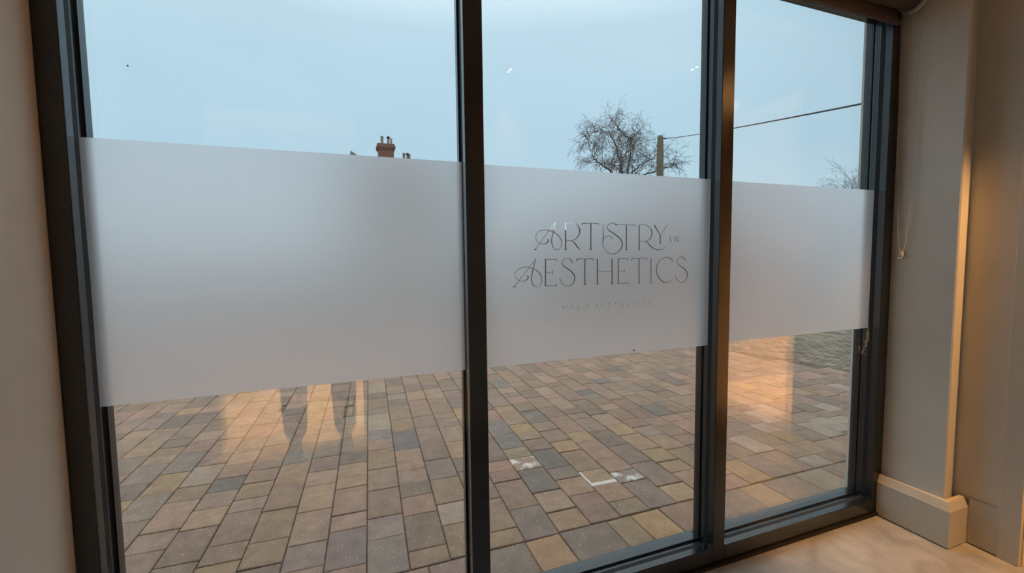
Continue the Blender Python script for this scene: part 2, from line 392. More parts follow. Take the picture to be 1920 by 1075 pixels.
# ------------------------------------------------------------------ frosted films; the lettering is cut out of the middle one
LETTERS = [[(0.5221,1.1866,0.00147),(0.5699,1.2464,0.00147),(0.5864,1.2646,0.00221),(0.5933,1.2714,0.00246)],[(0.5168,1.1858,0.00147),(0.5221,1.1866,0.0027),(0.5275,1.1863,0.00147)],[(0.5933,1.2714,0.00323),(0.5886,1.2602,0.00298),(0.5849,1.244,0.00223),(0.5799,1.2254,0.00273),(0.5784,1.2129,0.00298),(0.5805,1.2005,0.00248),(0.5865,1.1893,0.00199),(0.5957,1.185,0.00149),(0.6068,1.1892,0.00149),(0.613,1.2005,0.00174),(0.6125,1.213,0.00248),(0.6056,1.2255,0.00248),(0.5945,1.2354,0.00248),(0.5808,1.2423,0.00223),(0.5644,1.2463,0.00199),(0.5481,1.2466,0.00174),(0.5333,1.2411,0.00149),(0.5252,1.23,0.00149),(0.5251,1.219,0.00149),(0.5317,1.2092,0.00149),(0.5424,1.2035,0.00149),(0.5532,1.2035,0.00174),(0.5628,1.208,0.00323),(0.5669,1.2142,0.00372),(0.5656,1.2179,0.00223),(0.562,1.2191,0.00099)],[(0.6267,1.2708,0.00425),(0.6273,1.1853,0.00425)],[(0.6222,1.1856,0.00151),(0.6273,1.1863,0.00252),(0.6329,1.1856,0.00151)],[(0.6267,1.2683,0.001),(0.6536,1.2707,0.00125),(0.6692,1.2651,0.002),(0.6778,1.2488,0.00426),(0.6749,1.2335,0.0035),(0.6634,1.2195,0.00225),(0.6463,1.2144,0.0015),(0.6293,1.2143,0.00125)],[(0.6463,1.2144,0.00152),(0.6591,1.2068,0.00354),(0.6691,1.194,0.00354),(0.6807,1.1851,0.00126)],[(0.6868,1.2629,0.00152),(0.6885,1.2692,0.00229),(0.7186,1.2702,0.00152),(0.7451,1.2696,0.00178),(0.7487,1.2663,0.00152)],[(0.7186,1.2702,0.00384),(0.7186,1.1849,0.00384)],[(0.7133,1.1852,0.00155),(0.7186,1.1859,0.00258),(0.7236,1.1851,0.00155)],[(0.7651,1.2692,0.00129),(0.7649,1.242,0.00233),(0.7647,1.2134,0.00362)],[(0.8162,1.2639,0.00262),(0.8106,1.2691,0.00262),(0.7968,1.2723,0.00157),(0.7847,1.2669,0.00157),(0.7802,1.2577,0.0021),(0.7863,1.2487,0.00314),(0.8046,1.2384,0.00367),(0.8231,1.2267,0.00367),(0.8356,1.2135,0.00367),(0.8382,1.2003,0.00367),(0.8311,1.1844,0.00314),(0.8173,1.1739,0.00236),(0.8019,1.1701,0.00157),(0.7851,1.1741,0.00157),(0.7714,1.186,0.00157),(0.7632,1.2004,0.00183),(0.7632,1.2134,0.0021),(0.7683,1.2238,0.00183),(0.7803,1.2296,0.00157),(0.7925,1.2286,0.0021),(0.7986,1.2226,0.0021),(0.798,1.2182,0.00105)],[(0.8091,1.2685,0.00183),(0.8322,1.2684,0.00131),(0.854,1.2674,0.00157),(0.8855,1.2676,0.00183),(0.8906,1.2639,0.00157)],[(0.854,1.2666,0.00396),(0.8546,1.1843,0.00396)],[(0.8493,1.1846,0.0016),(0.8546,1.1854,0.00266),(0.8596,1.1846,0.0016)],[(0.9056,1.2679,0.00375),(0.9064,1.1841,0.00375)],[(0.9016,1.1844,0.00162),(0.9064,1.1851,0.00269),(0.9119,1.1843,0.00162)],[(0.9056,1.2673,0.00134),(0.9272,1.269,0.00161),(0.9468,1.2612,0.00214),(0.9568,1.2464,0.00348),(0.9554,1.2301,0.00321),(0.9457,1.2178,0.00214),(0.9294,1.2132,0.00161),(0.9084,1.2137,0.00134)],[(0.9294,1.2132,0.00162),(0.9409,1.207,0.00324),(0.9542,1.1947,0.00351),(0.9708,1.186,0.0027),(0.9874,1.1831,0.00216),(1.0042,1.1864,0.00162),(1.0125,1.1941,0.00108)],[(0.9671,1.2682,0.00461),(0.9799,1.2507,0.00353),(0.9928,1.2331,0.00271)],[(1.0191,1.2676,0.00247),(1.0066,1.251,0.00137),(0.9934,1.2331,0.00137)],[(0.9928,1.2344,0.00383),(0.9928,1.2043,0.00383)],[(0.9888,1.204,0.00165),(0.9965,1.204,0.00165)],[(1.0346,1.2319,0.00193),(1.035,1.2106,0.00193)],[(1.0548,1.2107,0.00167),(1.0545,1.2307,0.00167)],[(1.0538,1.2307,0.00194),(1.0693,1.2112,0.00194)],[(1.0686,1.2107,0.00167),(1.0683,1.2313,0.00167)],[(0.4525,1.074,0.00146),(0.5232,1.1575,0.00146)],[(0.4467,1.0715,0.00146),(0.4524,1.0735,0.00293),(0.4582,1.0728,0.00146)],[(0.5232,1.1575,0.00148),(0.519,1.1415,0.00247),(0.5135,1.1219,0.00296),(0.5093,1.1022,0.00296),(0.5092,1.0899,0.00271),(0.5144,1.0761,0.00247),(0.5251,1.07,0.00123),(0.536,1.0729,0.00123),(0.5429,1.0864,0.00222),(0.5416,1.1014,0.00271),(0.5336,1.1153,0.00271),(0.5202,1.1247,0.00222),(0.5016,1.1308,0.00173),(0.4832,1.1323,0.00173),(0.4674,1.1277,0.00148),(0.4569,1.1182,0.00148),(0.4541,1.1061,0.00123),(0.4605,1.0962,0.00123),(0.4722,1.0897,0.00148),(0.484,1.0889,0.00173),(0.4946,1.0952,0.00321),(0.4982,1.1025,0.00296),(0.4948,1.1056,0.00197),(0.4908,1.1039,0.00099)],[(0.557,1.1564,0.00398),(0.5558,1.0722,0.00398)],[(0.5542,1.1559,0.00149),(0.5941,1.1554,0.00149)],[(0.5936,1.1554,0.00301),(0.5949,1.1484,0.001)],[(0.5567,1.1147,0.00125),(0.5795,1.1142,0.00125)],[(0.5806,1.1205,0.00201),(0.5805,1.1074,0.00201)],[(0.5536,1.0723,0.0015),(0.5951,1.0717,0.0015)],[(0.5942,1.0717,0.00304),(0.5948,1.0798,0.00101)],[(0.6504,1.142,0.00127),(0.649,1.1484,0.00306),(0.6419,1.1553,0.00229),(0.632,1.1575,0.00153),(0.6207,1.1546,0.00153),(0.6144,1.1463,0.00204),(0.6178,1.1362,0.0028),(0.6304,1.1271,0.00331),(0.6475,1.1153,0.00357),(0.6575,1.1035,0.00357),(0.6589,1.0906,0.00331),(0.6531,1.0767,0.00255),(0.6388,1.069,0.00153),(0.6246,1.0712,0.00153),(0.6119,1.0805,0.00178),(0.6064,1.0959,0.00204)],[(0.6662,1.1463,0.00128),(0.6676,1.1545,0.0023),(0.6966,1.1549,0.00153),(0.726,1.1546,0.0023),(0.7275,1.1468,0.00128)],[(0.6966,1.1549,0.00386),(0.6966,1.0714,0.00386)],[(0.6913,1.0719,0.00155),(0.6966,1.0725,0.00259),(0.7019,1.0715,0.00155)],[(0.7429,1.155,0.0039),(0.7431,1.0714,0.0039)],[(0.7389,1.0718,0.00157),(0.7431,1.0724,0.00262),(0.7479,1.0715,0.00157)],[(0.7989,1.1551,0.00396),(0.7993,1.0704,0.00396)],[(0.7944,1.0708,0.00159),(0.7993,1.0714,0.00266),(0.8045,1.0705,0.00159)],[(0.743,1.114,0.00131),(0.7991,1.1128,0.00131)],[(0.8229,1.154,0.00345),(0.8234,1.0707,0.00345)],[(0.8205,1.154,0.00159),(0.8611,1.1536,0.00159)],[(0.8605,1.1536,0.00294),(0.8615,1.1469,0.00107)],[(0.8232,1.1128,0.00133),(0.846,1.1123,0.00133)],[(0.8469,1.119,0.00214),(0.847,1.1069,0.00214)],[(0.8203,1.0713,0.0016),(0.8624,1.0705,0.0016)],[(0.8611,1.0706,0.00297),(0.862,1.0775,0.00108)],[(0.8751,1.1461,0.00134),(0.877,1.1539,0.00242),(0.9058,1.1544,0.00161),(0.935,1.154,0.00242),(0.9367,1.1453,0.00134)],[(0.9058,1.1544,0.00379),(0.9066,1.0702,0.00379)],[(0.9017,1.0706,0.00163),(0.9066,1.0713,0.00272),(0.9114,1.0703,0.00163)],[(0.9546,1.1552,0.00328),(0.9557,1.0693,0.00328)],[(0.9507,1.0697,0.00165),(0.9556,1.0704,0.00248),(0.9606,1.0694,0.00165)],[(1.0474,1.1402,0.0014),(1.0439,1.1472,0.00363),(1.0318,1.1551,0.0028),(1.0147,1.1567,0.00168),(0.998,1.1505,0.00168),(0.9847,1.1383,0.00224),(0.9776,1.1205,0.00335),(0.9802,1.1011,0.00363),(0.9905,1.0843,0.00363),(1.0058,1.0722,0.00308),(1.0229,1.0686,0.00196),(1.0382,1.0732,0.00168),(1.0494,1.0821,0.0014)],[(1.103,1.143,0.00141),(1.0994,1.1507,0.00311),(1.087,1.1571,0.00226),(1.0748,1.1552,0.0017),(1.0663,1.1469,0.0017),(1.0682,1.1357,0.00226),(1.0806,1.1256,0.00311),(1.0983,1.1154,0.00368),(1.1102,1.1024,0.00368),(1.1112,1.0867,0.0034),(1.1026,1.0727,0.00255),(1.0886,1.0668,0.0017),(1.0728,1.0721,0.0017),(1.0611,1.0838,0.00198),(1.0593,1.0923,0.0017)],[(0.6181,1.009,0.00161),(0.618,0.992,0.00161)],[(0.6336,1.0083,0.00162),(0.6336,0.9912,0.00162)],[(0.6181,1.0005,0.00161),(0.6336,0.9997,0.00161)],[(0.6406,0.9917,0.00162),(0.6496,1.0084,0.00162)],[(0.6496,1.0084,0.00163),(0.6587,0.9907,0.00163)],[(0.6442,0.9975,0.00162),(0.6551,0.9969,0.00162)],[(0.6715,1.0088,0.00163),(0.6715,0.9906,0.00163)],[(0.6715,0.9906,0.00164),(0.6837,0.9903,0.00164)],[(0.7098,0.9992,0.00165),(0.7086,0.9948,0.00165),(0.7052,0.9917,0.00165),(0.7005,0.9907,0.00165),(0.6959,0.9922,0.00165),(0.6925,0.9956,0.00165),(0.6913,1.0002,0.00165),(0.6925,1.0046,0.00165),(0.6959,1.0077,0.00165),(0.7005,1.0087,0.00165),(0.7052,1.0072,0.00165),(0.7086,1.0038,0.00165),(0.7098,0.9992,0.00165)],[(0.7349,0.9934,0.00166),(0.7422,1.0082,0.00166)],[(0.7422,1.0082,0.00166),(0.7496,0.9926,0.00166)],[(0.7378,0.9985,0.00166),(0.7466,0.9981,0.00166)],[(0.7612,1.0088,0.00167),(0.7612,0.9919,0.00167)],[(0.7612,1.0088,0.00167),(0.7701,1.0083,0.00167)],[(0.7612,1.0003,0.00167),(0.7702,0.9999,0.00167)],[(0.7612,0.9919,0.00167),(0.7702,0.9914,0.00167)],[(0.7949,1.005,0.00168),(0.7895,1.0078,0.00168),(0.7846,1.0043,0.00168),(0.7895,0.9997,0.00168),(0.7949,0.9948,0.00168),(0.7896,0.991,0.00168),(0.784,0.9936,0.00168)],[(0.8073,1.0083,0.00169),(0.8189,1.0078,0.00169)],[(0.8131,1.008,0.00169),(0.8132,0.9909,0.00169)],[(0.8311,1.0076,0.0017),(0.8312,0.9915,0.0017)],[(0.8452,1.0069,0.0017),(0.8453,0.9908,0.0017)],[(0.8311,0.9995,0.0017),(0.8452,0.9989,0.0017)],[(0.8583,1.0069,0.00171),(0.8584,0.9902,0.00171)],[(0.8583,1.0069,0.00171),(0.8678,1.0064,0.00171)],[(0.8583,0.9985,0.00171),(0.8679,0.9981,0.00171)],[(0.8584,0.9902,0.00171),(0.868,0.9897,0.00171)],[(0.8817,1.0067,0.00172),(0.893,1.0062,0.00172)],[(0.8873,1.0065,0.00172),(0.8875,0.9893,0.00172)],[(0.9043,1.007,0.00173),(0.9044,0.989,0.00173)],[(0.9312,1.0038,0.00174),(0.9256,1.0072,0.00174),(0.9201,1.0031,0.00174),(0.9189,0.9987,0.00174),(0.9202,0.9942,0.00174),(0.9258,0.9895,0.00174),(0.9314,0.9924,0.00174)],[(0.956,1.0043,0.00175),(0.9503,1.0073,0.00175),(0.9451,1.0036,0.00175),(0.9504,0.9987,0.00175),(0.9561,0.9934,0.00175),(0.9506,0.9894,0.00175),(0.9446,0.9922,0.00175)]]

def smooth_path(pts):
    if len(pts) < 3: return pts
    n = len(pts); res = []
    for i in range(n - 1):
        p0, p1, p2, p3 = pts[max(i - 1, 0)], pts[i], pts[i + 1], pts[min(i + 2, n - 1)]
        for k in range(4):
            t = k / 4.0
            q = []
            for a in range(3):
                q.append(0.5 * ((2 * p1[a]) + (-p0[a] + p2[a]) * t + (2 * p0[a] - 5 * p1[a] + 4 * p2[a] - p3[a]) * t * t + (-p0[a] + 3 * p1[a] - 3 * p2[a] + p3[a]) * t ** 3))
            res.append(tuple(q))
    res.append(pts[-1]); return res

def film(name, x0, x1, z0, z1, strokes, label):
    verts = [Vector((x0, z0)), Vector((x1, z0)), Vector((x1, z1)), Vector((x0, z1))]
    faces = [[0, 1, 2, 3]]
    for st in strokes:
        pts = smooth_path(st) if len(st) > 3 else st
        L, R = [], []
        for i, (x, z, w) in enumerate(pts):
            a = pts[max(i - 1, 0)]; b = pts[min(i + 1, len(pts) - 1)]
            d = Vector((b[0] - a[0], b[1] - a[1]))
            d = d.normalized() if d.length > 1e-9 else Vector((1, 0))
            n_ = Vector((-d.y, d.x)); hw = max(w, 0.0009) / 2
            L.append(Vector((x, z)) + n_ * hw); R.append(Vector((x, z)) - n_ * hw)
        for i in range(len(pts) - 1):
            k = len(verts); verts += [L[i], R[i], R[i + 1], L[i + 1]]; faces.append([k, k + 1, k + 2, k + 3])
    if strokes:
        vo, eo, fo, ov, oe, of = delaunay_2d_cdt(verts, [], faces, 0, 1e-6)
        keep = [f for f, og in zip(fo, of) if list(og) == [0]]
    else:
        vo, keep = verts, faces
    me = bpy.data.meshes.new(name)
    me.from_pydata([(v.x, -0.0012, v.y) for v in vo], [], [list(f) for f in keep])
    me.update()
    o = link(name, me, M_FILM)
    return tag(o, label, 'window film', 'frosted films on the window')

film('frosted_film', -0.5665, 0.2935, 0.830, 1.439, [], 'plain frosted film band across the left pane next to the beige wall')
film('frosted_film', 0.3495, 1.2105, 0.830, 1.436, LETTERS, 'frosted film band with cut-out serif lettering on the middle pane')
film('frosted_film', 1.2665, 2.1105, 0.835, 1.434, [], 'plain frosted film band on the right pane beside the blind chain')

# ------------------------------------------------------------------ room shell
CEIL = 2.45
def struct(o, label=None): return tag(o, label, kind='structure')

bm = bmesh.new()
box(bm, (-2.2, 4.4), (-3.7, YI), (-0.03, 0.0))
struct(mesh_obj('floor', bm, M_FLOOR))
struct(obj_boxes('ceiling', [((-2.2, 4.4), (-3.7, 0.1), (CEIL, CEIL + 0.15))], M_CEIL))

# front wall: left of the window, over it, and the nib that makes the right reveal
bm = bmesh.new()
box(bm, (-2.2, -0.611), (-0.30, 0.1), (-0.03, CEIL))
box(bm, (-0.611, 2.168), (-0.265, 0.1), (2.2, CEIL))
prism_z(bm, [(2.168, 0.1), (2.168, -0.258), (2.171, -0.263), (2.176, -0.2645), (2.276, -0.240), (4.4, -0.240), (4.4, 0.1)], -0.03, CEIL)
struct(mesh_obj('wall_front', bm, M_WALL))
# right wall with a doorway
bm = bmesh.new()
D0, D1, DH = -0.445, -1.26, 2.03
box(bm, (2.276, 2.376), (D0, -0.24), (0.0, CEIL))
box(bm, (2.276, 2.376), (D1, D0), (DH, CEIL))
box(bm, (2.276, 2.376), (-1.72, D1), (0.0, CEIL))
struct(mesh_obj('wall_right', bm, M_WALL))
# back wall with a doorway
B0, B1, BH, BY = -0.80, 0.012, 2.05, -1.72
bm = bmesh.new()
box(bm, (-2.2, B0), (BY - 0.1, BY), (0.0, CEIL))
box(bm, (B1, 4.4), (BY - 0.1, BY), (0.0, CEIL))
box(bm, (B0, B1), (BY - 0.1, BY), (BH, CEIL))
struct(mesh_obj('wall_back', bm, M_WALL))
struct(obj_boxes('wall_left', [((-2.2, -2.1), (-3.6, -0.30), (0.0, CEIL))], M_WALL))
struct(obj_boxes('wall_far_right', [((4.3, 4.4), (BY, -0.24), (0.0, CEIL))], M_WALL))
struct(obj_boxes('wall_far_back', [((-2.2, 1.3), (-3.7, -3.6), (0.0, CEIL)), ((1.2, 1.3), (-3.6, BY - 0.1), (0.0, CEIL))], M_WALL))

# door casings
def casing(name, boxes, label):
    d = empty(name, (boxes[0][0][0], boxes[0][1][0], 0)); struct(d, label)
    for nm, b in zip(('architrave', 'architrave', 'head_casing'), boxes):
        obj_boxes(nm, [b], M_TRIM, d, bev=0.003)
    return d
casing('door_1', [((2.256, 2.2755), (-0.443, -0.383), (0.0, DH + 0.06)), ((2.256, 2.2755), (D1 - 0.06, D1), (0.0, DH + 0.06)), ((2.256, 2.2755), (D1, D0), (DH, DH + 0.06))], 'painted casing of the doorway right of the window')
casing('door_2', [((B0 - 0.06, B0), (BY + 0.0005, BY + 0.02), (0.0, BH + 0.06)), ((B1, B1 + 0.06), (BY + 0.0005, BY + 0.02), (0.0, BH + 0.06)), ((B0, B1), (BY + 0.0005, BY + 0.02), (BH, BH + 0.06))], 'painted casing of the doorway behind the camera')

# skirting board round the nib, and on the right wall up to the casing
def skirt(name, path_fn, closed_top, label):
    bm = bmesh.new()
    levels = [(0.030, 0.004), (0.030, 0.150), (0.0275, 0.155), (0.017, 0.180), (0.0148, 0.183), (0.0005, 0.1835)]
    rows = [[bm.verts.new((x, y, z)) for x, y in path_fn(d)] for d, z in levels]
    rows.append([bm.verts.new((x, y, 0.004)) for x, y in path_fn(0.0005)])
    n = len(rows)
    for i in range(n):
        a, b = rows[i], rows[(i + 1) % n]
        for k in range(len(a) - 1):
            bm.faces.new((a[k], a[k + 1], b[k + 1], b[k]))
    for k in (0, -1):
        bm.faces.new([r[k] for r in rows])
    o = mesh_obj(name, bm, M_TRIM); struct(o, label); return o
skirt('baseboard_front', lambda d: [(2.168 - d, YI - 0.001), (2.168 - d, -0.2665 - d), (2.262, -0.2665 - d)], True, 'grey painted skirting board wrapping the window reveal')
skirt('baseboard_right', lambda d: [(2.2755 - d * 0.5, -0.2975), (2.2755 - d * 0.5, -0.3828)], True, 'short grey skirting board between the reveal and the door casing')

# ------------------------------------------------------------------ ceiling lamps
M_LENS = emit_mat('warm_lamp_lens', (1.0, 0.8, 0.55), 12.0)
M_RING = principled('white_ring', (0.7, 0.7, 0.68), 0.4)
WARM = (1.0, 0.50, 0.17)
def downlight(x, y, power, label, cone=90, warm=WARM, tilt=0.0):
    t = empty('ceiling_downlight', (x, y, CEIL)); tag(t, label, 'ceiling light', 'warm downlights in the ceiling')
    bm = bmesh.new()
    lathe(bm, x, y, [(0.055, CEIL - 0.0005), (0.055, CEIL - 0.004), (0.048, CEIL - 0.008), (0.010, CEIL - 0.006)], 24)
    mesh_obj('bezel', bm, M_RING, t, True)
    bm = bmesh.new(); lathe(bm, x, y, [(0.008, CEIL - 0.0065), (0.008, CEIL - 0.0085), (0.006, CEIL - 0.009)], 24)
    mesh_obj('lens', bm, M_LENS, t)
    ld = bpy.data.lights.new('downlight_beam', 'SPOT'); ld.energy = power; ld.color = warm
    ld.spot_size = math.radians(cone); ld.spot_blend = 0.7; ld.shadow_soft_size = 0.03
    lo = bpy.data.objects.new('downlight_beam', ld); lo.location = (0, 0, -0.012); lo.rotation_euler = (math.radians(tilt), 0, 0); lo.parent = t
    C.objects.link(lo)
downlight(1.03, -1.60, 14.0, 'recessed warm downlight in the ceiling close to the back wall', 60)
downlight(2.225, -1.17, 240.0, 'recessed warm downlight in the ceiling beside the right doorway', 40, WARM, 27)
downlight(-0.38, -2.55, 1300.0, 'recessed warm downlight in the room beyond the back doorway', 54)
downlight(3.65, -1.30, 1550.0, 'recessed warm downlight in the room beyond the right doorway', 56, (1.0, 0.42, 0.12))

# ------------------------------------------------------------------ paved forecourt
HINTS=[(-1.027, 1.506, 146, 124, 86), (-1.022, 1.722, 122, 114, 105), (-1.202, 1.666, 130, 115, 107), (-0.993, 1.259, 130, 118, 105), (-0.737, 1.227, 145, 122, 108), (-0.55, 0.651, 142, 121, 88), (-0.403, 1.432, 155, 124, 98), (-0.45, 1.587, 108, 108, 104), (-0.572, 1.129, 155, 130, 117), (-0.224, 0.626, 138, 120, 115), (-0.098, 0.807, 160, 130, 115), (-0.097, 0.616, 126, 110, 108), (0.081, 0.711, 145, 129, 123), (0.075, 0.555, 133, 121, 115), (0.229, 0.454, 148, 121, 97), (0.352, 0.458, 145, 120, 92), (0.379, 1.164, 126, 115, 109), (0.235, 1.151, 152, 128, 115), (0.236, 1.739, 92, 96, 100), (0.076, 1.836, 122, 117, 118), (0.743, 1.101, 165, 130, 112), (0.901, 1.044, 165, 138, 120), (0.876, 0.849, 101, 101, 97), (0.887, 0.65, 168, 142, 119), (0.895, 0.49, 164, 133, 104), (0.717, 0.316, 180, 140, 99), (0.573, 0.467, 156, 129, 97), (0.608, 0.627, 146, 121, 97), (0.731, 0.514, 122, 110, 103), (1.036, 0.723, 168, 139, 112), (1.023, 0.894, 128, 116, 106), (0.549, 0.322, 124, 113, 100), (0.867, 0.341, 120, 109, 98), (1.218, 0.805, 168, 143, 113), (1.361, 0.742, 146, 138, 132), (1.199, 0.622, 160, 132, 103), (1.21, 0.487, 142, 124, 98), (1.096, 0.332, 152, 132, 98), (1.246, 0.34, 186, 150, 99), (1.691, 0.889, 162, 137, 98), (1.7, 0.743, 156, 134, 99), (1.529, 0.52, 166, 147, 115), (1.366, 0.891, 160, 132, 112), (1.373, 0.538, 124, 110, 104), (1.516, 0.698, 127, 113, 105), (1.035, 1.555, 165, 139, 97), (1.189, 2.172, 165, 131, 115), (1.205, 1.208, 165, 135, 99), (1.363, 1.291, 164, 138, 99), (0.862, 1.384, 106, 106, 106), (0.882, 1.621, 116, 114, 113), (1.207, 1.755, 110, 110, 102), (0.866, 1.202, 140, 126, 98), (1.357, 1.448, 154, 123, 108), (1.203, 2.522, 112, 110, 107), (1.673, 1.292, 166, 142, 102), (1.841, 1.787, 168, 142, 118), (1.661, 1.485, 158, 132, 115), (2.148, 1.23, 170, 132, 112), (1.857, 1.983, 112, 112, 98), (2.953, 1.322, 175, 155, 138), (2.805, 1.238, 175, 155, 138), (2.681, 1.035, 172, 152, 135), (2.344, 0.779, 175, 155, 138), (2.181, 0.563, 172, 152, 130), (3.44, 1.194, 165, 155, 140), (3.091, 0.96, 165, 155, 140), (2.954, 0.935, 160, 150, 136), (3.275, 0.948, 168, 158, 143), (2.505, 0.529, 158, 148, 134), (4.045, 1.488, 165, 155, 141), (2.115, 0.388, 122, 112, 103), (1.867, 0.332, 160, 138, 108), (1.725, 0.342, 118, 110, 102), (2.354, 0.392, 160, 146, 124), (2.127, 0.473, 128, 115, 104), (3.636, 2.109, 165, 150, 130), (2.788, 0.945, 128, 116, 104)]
JOINTS={-8: [1.548, 1.783, 1.922, 2.037, 2.186], -7: [1.142, 1.395, 1.632, 1.904, 2.101], -6: [1.013, 1.269, 1.428, 1.675, 1.821], -5: [0.737, 0.981, 1.149, 1.31, 1.467], -4: [0.692, 0.818, 1.07, 1.186, 1.351, 1.505, 1.604], -3: [0.615, 0.781, 1.028, 1.28, 1.521], -2: [0.542, 0.707, 0.959, 1.203, 1.368, 1.554], -1: [0.499, 0.752, 0.878, 1.126, 1.248, 1.409], 0: [0.633, 0.798, 1.05, 1.285, 1.547, 2.19], 1: [0.509, 0.762, 0.928, 1.068, 1.208, 1.794], 2: [0.633, 0.808, 1.05, 1.289, 1.562, 2.031], 3: [0.517, 0.768, 1.094, 1.764, 2.43], 4: [0.646, 0.907, 1.026], 5: [0.566, 0.745, 0.988, 1.142, 1.277, 1.499], 6: [0.66, 0.825, 0.952, 1.194, 1.361, 1.478, 1.643, 1.892, 2.037], 8: [0.681, 0.798, 0.958, 1.21, 1.37, 1.533, 1.665, 1.882, 1.999, 2.152, 2.341, 2.509], 7: [0.544, 0.705, 1.117, 1.27, 1.458, 1.614, 1.858, 2.064, 2.225], 9: [0.591, 0.847, 1.087, 1.334, 1.688, 1.799, 2.073, 2.166, 2.412], 10: [0.682, 0.808, 0.977, 1.211, 1.383, 1.611, 1.715, 2.762], 11: [1.133, 1.451, 1.668], 12: [1.09, 1.255, 1.616], 13: [1.3]}

TH = math.atan(0.0248); OX = -0.004 - 0.0248 * 0.437
PZ = -0.04
ND = Vector((math.sin(TH), math.cos(TH))); NU = Vector((math.cos(TH), -math.sin(TH)))
def uv2xy(u, v): return (OX + u * NU.x + v * ND.x, u * NU.y + v * ND.y)

fore = empty('paved_forecourt', (0.8, 0.1, PZ)); tag(fore, 'block-paved forecourt outside the window', kind='structure')
bm = bmesh.new(); box(bm, (-9, 9), (0.1, 8.0), (PZ - 0.09, PZ - 0.010)); mesh_obj('joint_bed', bm, M_SAND, fore)
struct(obj_boxes('ground', [((-60, 90), (0.1, 120), (-0.6, PZ - 0.1))], M_TARMAC), 'tarmac ground beyond the forecourt')

ALB = 0.82          # brings the colours read off the photograph to reflectances
PALETTE = [(142, 122, 106), (136, 118, 103), (146, 124, 107), (132, 115, 102), (148, 126, 109), (139, 121, 102), (146, 121, 106), (129, 115, 103), (146, 125, 103), (137, 117, 106)]
RARE = [(154, 132, 102), (116, 110, 103), (156, 128, 111), (150, 136, 120)]
rp_ = random.Random(11)
def pcol():
    c = rp_.choice(RARE) if rp_.random() < 0.07 else rp_.choice(PALETTE)
    k = rp_.uniform(0.93, 1.06)
    return [min(0.9, v * ALB) for v in lin([c[0] * k * 1.02, c[1] * k * 0.965, c[2] * k * 0.94])]

# boundary where the blocks meet the mossy setts (a dark channel line)
LA, LB = Vector((4.401, 2.787)), Vector((4.744, 1.644))
LD = (LB - LA).normalized(); LN = Vector((-LD.y, LD.x))
if LN.x < 0: LN = -LN
def beyond(x, y): return (Vector((x, y)) - LA).dot(LN)

pieces = []       # (cx, cy, wid, len, rot, colour)
YBORD = 0.394
for i in range(-52, 44):
    uc = (i + 0.5) * 0.16
    vstart = (YBORD + 0.004 - uc * NU.y) / ND.y
    js = [j for j in JOINTS.get(i, []) if j > vstart + 0.05]
    cuts = [vstart]
    def fill(a, b, cuts):
        v = a
        while b - v > 0.30:
            st = rp_.choice((0.12, 0.16, 0.16, 0.245, 0.245))
            if b - (v + st) < 0.09: break
            v += st; cuts.append(v)
    for j in js:
        fill(cuts[-1], j, cuts); 
        if j - cuts[-1] > 0.07: cuts.append(j)
    v = cuts[-1]
    while v < 7.75:
        v += rp_.choice((0.12, 0.16, 0.16, 0.245, 0.245)); cuts.append(v)
    for a, b in zip(cuts, cuts[1:]):
        x, y = uv2xy(uc, (a + b) / 2)
        if beyond(x, y) > -0.10: 
            continue
        pieces.append([x, y, 0.1555, (b - a) - 0.0045, -TH, pcol(), uc, (a + b) / 2])
# border row along the wall
us = [-1.9, -1.66, -1.5, -1.26, -1.02, -0.9, -0.66, -0.42, -0.26, -0.02, 0.235, 0.395, 0.642, 0.803, 1.039, 1.167, 1.324, 1.56, 1.822, 1.984, 2.22, 2.434, 2.6, 2.84, 3.0, 3.24, 3.4, 3.64, 3.88, 4.0, 4.24]
for a, b in zip(us, us[1:]):
    pieces.append([(a + b) / 2 - 0.011, (0.10 + YBORD) / 2, (b - a) - 0.0045, (YBORD - 0.10) - 0.0045, 0.0, pcol(), (a + b) / 2, 0.30])
# colours seen in the photograph
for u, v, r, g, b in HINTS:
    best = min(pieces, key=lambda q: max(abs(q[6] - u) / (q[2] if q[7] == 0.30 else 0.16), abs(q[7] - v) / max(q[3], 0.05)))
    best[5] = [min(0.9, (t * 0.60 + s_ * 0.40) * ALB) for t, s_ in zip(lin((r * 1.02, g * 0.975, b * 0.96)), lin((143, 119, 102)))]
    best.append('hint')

def project(x, y, z):
    d = Vector((x, y, z)) - CAM
    w = d.dot(fw)
    return 960 + FPX * d.dot(r2) / w, 537.5 - FPX * d.dot(u2) / w, w
def paver_verts(wd, ln):
    hw, hl, c = wd / 2, ln / 2, 0.0035
    vs = []
    for z, k in ((-0.05, 0.0), (-c * 0.8, 0.0), (0.0, c)):
        vs += [(-hw + k, -hl + k, z), (hw - k, -hl + k, z), (hw - k, hl - k, z), (-hw + k, hl - k, z)]
    fs = [(8, 9, 10, 11)]
    for q in (0, 4):
        for k in range(4):
            fs.append((q + k, q + (k + 1) % 4, q + 4 + (k + 1) % 4, q + 4 + k))
    return vs, fs
vis = []
for q in pieces:
    px, py, w = project(q[0], q[1], PZ)
    # seen through clear glass only: under the films, inside the frame
    film_y = 763 - 0.1035 * (px - 190)
    if w > 0.3 and 150 < px < 1625 and film_y - 8 < py < 1130 and w < 30:
        vis.append(((q[2] * q[3]) * abs((CAM.z - PZ)) / w ** 3, q))
vis.sort(key=lambda a: -a[0])
chosen = [q for _, q in vis[:300]]
chosen_ids = set(id(q) for q in chosen)
mesh_cache = {}
